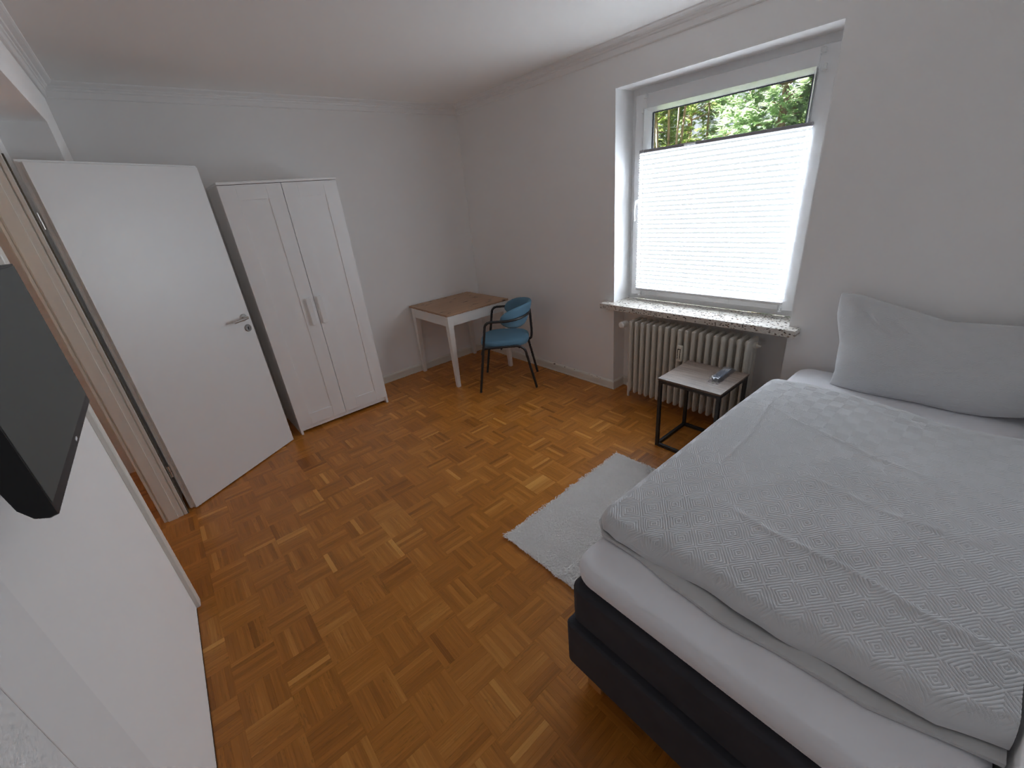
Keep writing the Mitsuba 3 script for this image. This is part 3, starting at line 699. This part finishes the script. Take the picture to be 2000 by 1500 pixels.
fold = 0.012 * (meshkit.fbm(P3, 3, 11) - 0.5) + 0.005 * (meshkit.fbm(P3 * [2.2, 5.0, 1], 3, 21) - 0.5)
def crease(pts, w, h):
    out = np.zeros_like(X)
    for (xa, ya), (xb, yb) in zip(pts, pts[1:]):
        d = np.array([xb - xa, yb - ya]); L = np.linalg.norm(d); d /= L
        s = np.clip((X - xa) * d[0] + (Y - ya) * d[1], 0, L)
        off = (X - xa) * -d[1] + (Y - ya) * d[0]
        dist = np.hypot(X - xa - s * d[0], Y - ya - s * d[1])
        out = np.maximum(out, h * np.exp(-(dist / w) ** 2))
    ends = np.minimum(np.hypot(X - pts[0][0], Y - pts[0][1]), np.hypot(X - pts[-1][0], Y - pts[-1][1]))
    return out * np.clip(ends / 0.16, 0, 1) ** 0.8
fold += crease([(-1.57, -3.50), (-1.62, -3.69), (-1.625, -3.89), (-1.655, -4.04), (-1.66, -4.40)], 0.013, 0.006)
fold += crease([(-0.74, -3.30), (-0.87, -3.52), (-0.985, -3.80), (-1.02, -4.0)], 0.012, 0.006)
fold += crease([(-0.68, -3.36), (-1.0985, -3.42), (-1.45, -3.43)], 0.010, 0.005)
fold += crease([(-1.25, -3.62), (-1.30, -3.9), (-1.28, -4.15)], 0.014, 0.004)
fold += crease([(-0.45, -3.5), (-0.56, -3.75), (-0.60, -4.1)], 0.012, 0.004)
hem = 0.004 * (np.abs(dH - 0.035) < 0.003)
hang = -0.020 * np.clip(1 - dL / 0.05, 0, 1) ** 2
rel = RELIEF * lozenge(X + 1.825, Y + 3.281, np.stack([X, Y, 0 * X], -1)) * np.clip(dF / 0.03, 0.2, 1) * np.clip((dH - 0.03) / 0.03, 0.15, 1)
gape = 0.014 * np.clip(1 - dF / 0.06, 0, 1) * np.clip(meshkit.noise(np.stack([Y * 8, 0 * Y, 0 * Y + 5], -1), 3) * 1.8 - 0.3, 0, 1) * np.clip(dL / 0.08, 0, 1)
Z = ZB + thick + rel + gape + fold * np.clip(dF / 0.08, 0, 1) * np.clip(dL / 0.06, 0, 1) * np.clip(dH / 0.05, 0.15, 1) + hang + 0.006 * np.clip(1 - dN / 0.1, 0, 1)
V = np.stack([X, Y, Z], -1).reshape(-1, 3)
i, j = np.meshgrid(np.arange(nxd - 1), np.arange(nyd - 1), indexing='ij')
a = (i * nyd + j).ravel()
F = np.vstack([np.stack([a, a + nyd + 1, a + nyd], 1), np.stack([a, a + 1, a + nyd + 1], 1)])
# underside: a coarse sheet slightly inside the outline
top = trimesh.Trimesh(V, F, process=False)
add('duvet__cover', top, 'm_cotton', smooth=True, label='light grey cotton cover woven with concentric lozenges')
nb, mb_ = 90, 120
Ux2, Uy2 = np.meshgrid(np.linspace(0, 1, nb), np.linspace(0, 1, mb_), indexing='ij')
Y2 = -3.250 + (-4.196 + 3.250) * Uy2
xf2 = np.interp(Y2, [-4.196, -4.0, -3.7, -3.45, -3.3, -3.25], [-1.89, -1.945, -1.955, -1.945, -1.940, -1.895]) + 0.022 * (meshkit.noise(np.stack([Y2 * 7, Y2 * 0 + 1, Y2 * 0], -1), 31) - 0.5)
xh2 = np.interp(Y2, [-4.197, -4.1, -3.95, -3.83, -3.58, -3.4, -3.232], [-0.44, -0.455, -0.478, -0.435, -0.375, -0.358, -0.39]) - 0.004
X2 = xf2 + (xh2 - xf2) * Ux2
lip = np.clip(1 - (X2 - xf2) / 0.07, 0, 1)
lowz = 0.5795 - 0.03 * np.clip((-1.99 - X2) / 0.05, 0, 1)
zt = lowz + 0.004 + 0.011 * meshkit.noise(np.stack([X2 * 30, Y2 * 14, 0 * X2], -1), 33) * lip
zb_ = lowz - 0.001
top2 = np.stack([X2, Y2, zt], -1).reshape(-1, 3); bot2 = np.stack([X2, Y2, zb_], -1).reshape(-1, 3)
i, j = np.meshgrid(np.arange(nb - 1), np.arange(mb_ - 1), indexing='ij')
a = (i * mb_ + j).ravel()
f = np.vstack([np.stack([a, a + mb_ + 1, a + mb_], 1), np.stack([a, a + 1, a + mb_ + 1], 1)])
e = np.arange(mb_ - 1)
side = np.vstack([np.stack([e, e + 1, e + 1 + nb * mb_], 1), np.stack([e, e + 1 + nb * mb_, e + nb * mb_], 1)])
add('duvet__underside', trimesh.Trimesh(np.vstack([top2, bot2]), np.vstack([f, f[:, ::-1] + nb * mb_, side]), process=False), 'm_cotton_under', smooth=30)
tag('duvet', 'light grey duvet with woven lozenge pattern spread over the bed', 'duvet')

# pillow
ns, nt = 400, 260
Sg, Tg = np.meshgrid(np.linspace(-1, 1, ns), np.linspace(-1, 1, nt), indexing='ij')
def pillow_surf(side):
    w, h = 0.412, 0.25
    s, t = Sg, Tg
    ex = (1 - np.abs(s) ** 2.6) ** 0.62
    et = (1 - np.abs(t) ** 2.4) ** 0.6
    thk = ex * et * (0.122 - 0.028 * t) * (1.0 if side > 0 else 0.75)
    pinch = 1 - 0.075 * (1 - s ** 2) * 0
    yy = -3.80 + (-s) * 0 + 0
    u = s * w * (1 - 0.07 * (1 - np.abs(t)) ** 1.5 * (np.abs(s) ** 3)) + 0.062 * np.clip(-s, 0, 1) ** 2 * np.clip(0.55 - t, 0, 1.2) / 1.2 - 0.035 * np.clip(s, 0, 1) ** 2 * np.clip(0.2 - t, 0, 1.2) + 0.012 * np.clip(-s, 0, 1) ** 2 * np.clip(-t, 0, 1)
    v = t * h * (1 - 0.08 * (1 - np.abs(s)) ** 1.2)
    folds = 0.006 * (meshkit.fbm(np.stack([s * 2.2, t * 2.2, 0 * s + side], -1), 3, 41) - 0.5)
    fold2 = 0.017 * np.exp(-((t - 0.62 + 0.25 * (s + 0.6)) / 0.16) ** 2) * np.sin(22 * s + 11 * t) * np.clip(0.25 - s, 0, 1) * np.clip((s + 0.95) * 3, 0, 1)
    n = thk + (folds + fold2 * (side > 0)) * np.clip(ex * et * 2, 0, 1)
    if side > 0:
        n = n + RELIEF * 0.85 * lozenge(u + 0.02, v + 0.01, np.stack([u, v, 0 * u], -1)) * np.clip(ex * et * 4, 0, 1) * (0.8 - 0.35 * s)
    return u, v, side * n
def pillow_place(u, v, n):
    # u towards -y, v up along the lean, n out of the wall; the top edge sinks towards the right
    lean = math.radians(20)
    z = 0.788 + v * math.cos(lean) + n * math.sin(lean) * 0.55
    x = -0.158 + v * math.sin(lean) - n * math.cos(lean)
    y = -3.817 - u
    z = z - 0.072 * np.clip((u + 0.33) / 0.35, 0, 1) * np.clip(v / 0.25 + 0.2, 0, 1) + 0.020 * np.clip((-u - 0.2) / 0.15, 0, 1) * np.clip(-v / 0.25, 0, 1) + 0.075 * np.clip((u - 0.10) / 0.28, 0, 1) ** 1.7 * np.clip(-v / 0.25 + 0.1, 0, 1)
    x = np.minimum(x, -0.004 - 0.002 * np.abs(u))
    z = np.maximum(z, 0.5795)
    return np.stack([x, y, z], -1).reshape(-1, 3)
pf, pb_ = pillow_place(*pillow_surf(1)), pillow_place(*pillow_surf(-1))
i, j = np.meshgrid(np.arange(ns - 1), np.arange(nt - 1), indexing='ij')
a = (i * nt + j).ravel()
f1 = np.vstack([np.stack([a, a + nt, a + nt + 1], 1), np.stack([a, a + nt + 1, a + 1], 1)])
pm = trimesh.Trimesh(np.vstack([pf, pb_]), np.vstack([f1[:, ::-1], f1 + ns * nt]), process=False)
if pm.volume < 0:
    pm.invert()
add('pillow', pm, 'm_cotton', smooth=True, label='grey pillow leaning against the wall at the head of the bed', category='pillow')

# ------------------------------------------------------------------ rug
RC = np.array([-1.828, -2.566, 0]); rdir = np.array([1.0, 0.026, 0]); rdir /= np.linalg.norm(rdir); rper = np.array([rdir[1], -rdir[0], 0])
RWd, RHt = 1.02, 0.62
base = box(0.004, RWd - 0.004, 0.004, RHt - 0.004, 0.0005, 0.008, 0.002)
RMm = np.eye(4); RMm[:3, 0], RMm[:3, 1], RMm[:3, 2], RMm[:3, 3] = rdir, rper, [0, 0, -1], RC
base.apply_transform(np.array([[1, 0, 0, 0], [0, 1, 0, 0], [0, 0, -1, 0], [0, 0, 0, 1.0]])); base.apply_transform(RMm); base.invert() if base.volume < 0 else None
add('rug__backing', base, 'm_rug_base', smooth=False)
r = np.random.default_rng(5)
sp = 0.0068
gx, gy = np.meshgrid(np.arange(0, RWd, sp), np.arange(0, RHt, sp), indexing='ij')
gx = gx.ravel() + r.uniform(-.4, .4, gx.size) * sp; gy = gy.ravel() + r.uniform(-.4, .4, gy.size) * sp
n = len(gx)
root = RC + gx[:, None] * rdir + gy[:, None] * rper + [0, 0, 0.006]
ang = 2 * math.pi * meshkit.noise(np.stack([gx * 9, gy * 9, 0 * gx], -1), 6) * 1.6 + r.normal(0, 0.9, n)
ln = r.uniform(0.011, 0.019, n)
dirv = np.column_stack([np.cos(ang), np.sin(ang), np.zeros(n)])
p1 = root + dirv * (ln * 0.22)[:, None] + np.array([0, 0, 1]) * (ln * 0.42)[:, None]
p2 = root + dirv * (ln * 0.85)[:, None] + np.array([0, 0, 1]) * (ln * r.uniform(0.30, 0.62, n))[:, None]
sidev = np.column_stack([-np.sin(ang), np.cos(ang), np.zeros(n)])
vv, ff = [], []
w = 0.0020
upv = np.array([0, 0, 1.0])
stations = [(root, w * 0.9), (p1, w), (0.5 * p1 + 0.5 * p2 + upv * 0.0012, w), (p2, w * 0.75)]
K = 4
for c_, ww in stations:
    for q_ in range(K):
        t = 2 * math.pi * q_ / K + 0.5
        vv.append(c_ + ww * (math.cos(t) * sidev + math.sin(t) * (0.75 * upv - 0.5 * dirv)))
vv = np.stack(vv, 1)                      # n, stations*K, 3
S_ = len(stations)
tri = []
for s_ in range(S_ - 1):
    for q_ in range(K):
        a_, b_ = s_ * K + q_, s_ * K + (q_ + 1) % K
        tri += [[a_, b_, b_ + K], [a_, b_ + K, a_ + K]]
e_ = (S_ - 1) * K
tri += [[e_, e_ + 1, e_ + 2], [e_, e_ + 2, e_ + 3]]
tri = np.array(tri)
ff = (np.arange(n) * (S_ * K))[:, None, None] + tri[None]
add('rug__pile', trimesh.Trimesh(vv.reshape(-1, 3), ff.reshape(-1, 3), process=False), 'm_rug', smooth=True, kind='stuff')
tag('rug', 'white shaggy rug lying on the parquet beside the bed', 'rug')

# ------------------------------------------------------------------ television on the left wall
sx_, ny0, ny1, zb0, zt0 = -3.050, -2.978, -2.262, 1.198, 1.600
prof = [(0.0, zb0), (-0.012, zb0 - 0.002), (-0.028, zb0 + 0.006), (-0.040, zb0 + 0.03), (-0.044, zb0 + 0.07), (-0.044, zt0 - 0.07), (-0.034, zt0 - 0.01), (-0.022, zt0), (0.0, zt0)]
def tv_ring(y, g):
    c = np.array([-0.02, (zb0 + zt0) / 2])
    q = c + (np.array(prof) - c) * g
    return np.column_stack([q[:, 0] + sx_, np.full(len(q), y), q[:, 1]])
add('television__body', cat(loft([tv_ring(ny0, 0.985), tv_ring(ny0 + 0.004, 1.0), tv_ring(ny1 - 0.004, 1.0), tv_ring(ny1, 0.985)]), box(sx_ - 0.078, sx_ - 0.035, ny0 + 0.14, ny1 - 0.14, zb0 + 0.05, zt0 - 0.12, 0.012)), 'm_tv_body', smooth=False)
add('television__screen', box(sx_ - 0.001, sx_ + 0.0012, ny0 + 0.004, ny1 - 0.006, zb0 + 0.024, zt0 - 0.006, 0.0005), 'm_tv_screen', smooth=False, label='dark grey matt screen')
add('television__bezel_glint', box(sx_ - 0.001, sx_ + 0.0015, -2.63, -2.61, zb0 + 0.009, zb0 + 0.015), 'm_pale_plastic', smooth=False)  # pale block painting the glint on the lower bezel
add('television__wall_mount', cat(box(-3.160, sx_ - 0.068, -2.72, -2.52, 1.36, 1.44, 0.003)), 'm_black', smooth=False)
tag('television', 'black flat television mounted on the left wall', 'television')

# ------------------------------------------------------------------ the garden behind the window
add('lawn', box(0.4, 14, -9, 9, -0.4, -0.3), 'm_lawn', label='lawn behind the house', category='lawn', kind='stuff', smooth=False)
def f_leaf(p, n, uv):
    return mix([0.12, 0.22, 0.09], [0.52, 0.66, 0.40], uv.x)
scene['m_leaf'] = {'type': 'principledthin', 'base_color': proc(f_leaf), 'roughness': 0.6, 'diff_trans': 0.7, 'eta': 1.4, 'spec_trans': 0.0}
def f_leaf2(p, n, uv):
    return mix([0.08, 0.13, 0.04], [0.42, 0.52, 0.18], uv.x)
scene['m_leaf_dark'] = {'type': 'principledthin', 'base_color': proc(f_leaf2), 'roughness': 0.6, 'diff_trans': 0.5, 'eta': 1.4, 'spec_trans': 0.0}
def f_bark(p, n, uv):
    return mix([0.22, 0.13, 0.08], [0.55, 0.38, 0.27], fbm(p.x * 30, p.y * 30, p.z * 5, 3))
scene['m_bark'] = pr(proc(f_bark), 0.9, spec=0.2)
def unit(v):
    return v / np.maximum(np.linalg.norm(v, axis=-1, keepdims=True), 1e-9)
def sprays(r, base, direc, length, width, up, n=9):
    """flat fans of small scale leaves along twigs: one twig per row of base"""
    m = len(base)
    direc = unit(direc)
    s = unit(np.cross(direc, up))
    arch = np.cross(s, direc)
    t = (np.arange(n) + 0.5) / n
    o = base[:, None] + direc[:, None] * (length[:, None] * t)[..., None] + arch[:, None] * (0.05 * length[:, None] * np.sin(3 * t))[..., None]
    o = np.repeat(o[:, :, None], 2, 2)
    sg = np.array([-1.0, 1.0])
    l = (width[:, None] * (1 - 0.7 * t))[..., None] * r.uniform(0.7, 1.15, (m, n, 2))
    d = unit(direc[:, None, None] * 0.75 + s[:, None, None] * (sg * 0.85)[None, None, :, None] + r.normal(0, 0.16, (m, n, 2, 3)))
    nn = unit(np.cross(d, up[:, None, None])) * (l * 0.22)[..., None]
    v = np.stack([o, o + d * (l * 0.5)[..., None] + nn, o + d * l[..., None], o + d * (l * 0.5)[..., None] - nn], 3).reshape(-1, 3)
    q = len(v) // 4
    f = (np.arange(q) * 4)[:, None, None] + np.array([[0, 1, 2], [0, 2, 3]])
    tone = np.clip(0.25 + 0.5 * r.random(m)[:, None, None] + 0.25 * t[None, :, None] + r.normal(0, 0.08, (m, n, 2)), 0, 1)
    u = np.repeat(tone.reshape(-1), 4)
    return v, f.reshape(-1, 3), np.column_stack([u, 0 * u])
def conifer(key, x, y, height, rad, nb, seed, leafmat, label, zmin=1.2, zmax=3.9, lean=0.0, droop=-0.15, dens=1.0, stems=0):
    r = np.random.default_rng(seed)
    trunk = [np.array([x + lean * t * height, y + lean * t * height * 0.6, -0.3 + t * height]) for t in np.linspace(0, 1, 10)]
    tm = [tube(np.array(trunk), 0.07, 8, radii=np.linspace(0.09, 0.012, 10))]
    for k in range(stems):
        a, q = r.uniform(math.pi * 0.6, math.pi * 1.4), r.uniform(0.25, 0.8) * rad
        foot = np.array([x + 0.2 * q * math.cos(a), y + 1.1 * q * math.sin(a) * r.choice([-1, 1]), -0.3])
        top = foot + [0.5 * q * math.cos(a) + lean * 3, r.normal(0, 0.25) + lean * 2, height * r.uniform(0.7, 0.9)]
        mid = 0.5 * (foot + top) + r.normal(0, 0.06, 3)
        tm.append(tube(np.array([foot, mid, top]), 0.02, 6, radii=[0.035, 0.026, 0.008]))
    BS, DS = [], []
    for b in range(nb):
        z = r.uniform(zmin, min(zmax, height - 0.4))
        tt = (z + 0.3) / height
        c = np.array([x + lean * tt * height, y + lean * tt * height * 0.6, z])
        a = r.uniform(0, 2 * math.pi)
        L = rad * (1 - 0.65 * tt) * r.uniform(0.55, 1.1)
        d = np.array([math.cos(a), math.sin(a), r.uniform(droop, 0.45)])
        tip = c + d * L
        if b % 3 == 0:
            mid = (c + tip) / 2 + [0, 0, 0.06 * L]
            tm.append(tube(np.array([c, mid, tip]), 0.01, 5, radii=[0.016, 0.010, 0.003]))
        q = int(dens * (9 + 14 * L))
        BS.append(c + d * L * r.uniform(0.35, 1.0, q)[:, None] + r.normal(0, 0.05, (q, 3)))
        DS.append(unit(d) + r.normal(0, 0.55, (q, 3)) * [1, 1, 0.6])
    BS, DS = np.vstack(BS), np.vstack(DS)
    m = len(BS)
    V, F, U = sprays(r, BS, DS, r.uniform(0.10, 0.20, m), r.uniform(0.06, 0.105, m), np.array([0, 0, 1.0]) + r.normal(0, 0.35, (m, 3)))
    add(key + '__trunk', cat(*tm), 'm_bark')
    add(key + '__foliage', trimesh.Trimesh(V, F, process=False), leafmat, smooth=False, uv=U, kind='stuff')
    tag(key, label, 'tree')
conifer('conifer', 3.9, -1.55, 4.6, 1.25, 230, 1, 'm_leaf', 'bright green feathery conifer at the right of the window view')
conifer('conifer_001', 4.6, 0.75, 5.5, 0.95, 130, 2, 'm_leaf_dark', 'yellow-green conifer with several bare stems at the left of the window view', dens=0.8, stems=9)
conifer('conifer_002', 5.8, -0.25, 5.0, 1.0, 60, 3, 'm_leaf', 'leaning sparse conifer with bare pale trunk in the middle of the window view', lean=-0.16, dens=0.8, stems=3)
conifer('conifer_003', 7.4, 1.6, 6.0, 1.5, 170, 4, 'm_leaf_dark', 'tall shaded conifer behind the other trees on the left')
conifer('conifer_004', 7.4, -1.3, 6.0, 1.5, 170, 5, 'm_leaf_dark', 'tall shaded conifer behind the bright feathery one')
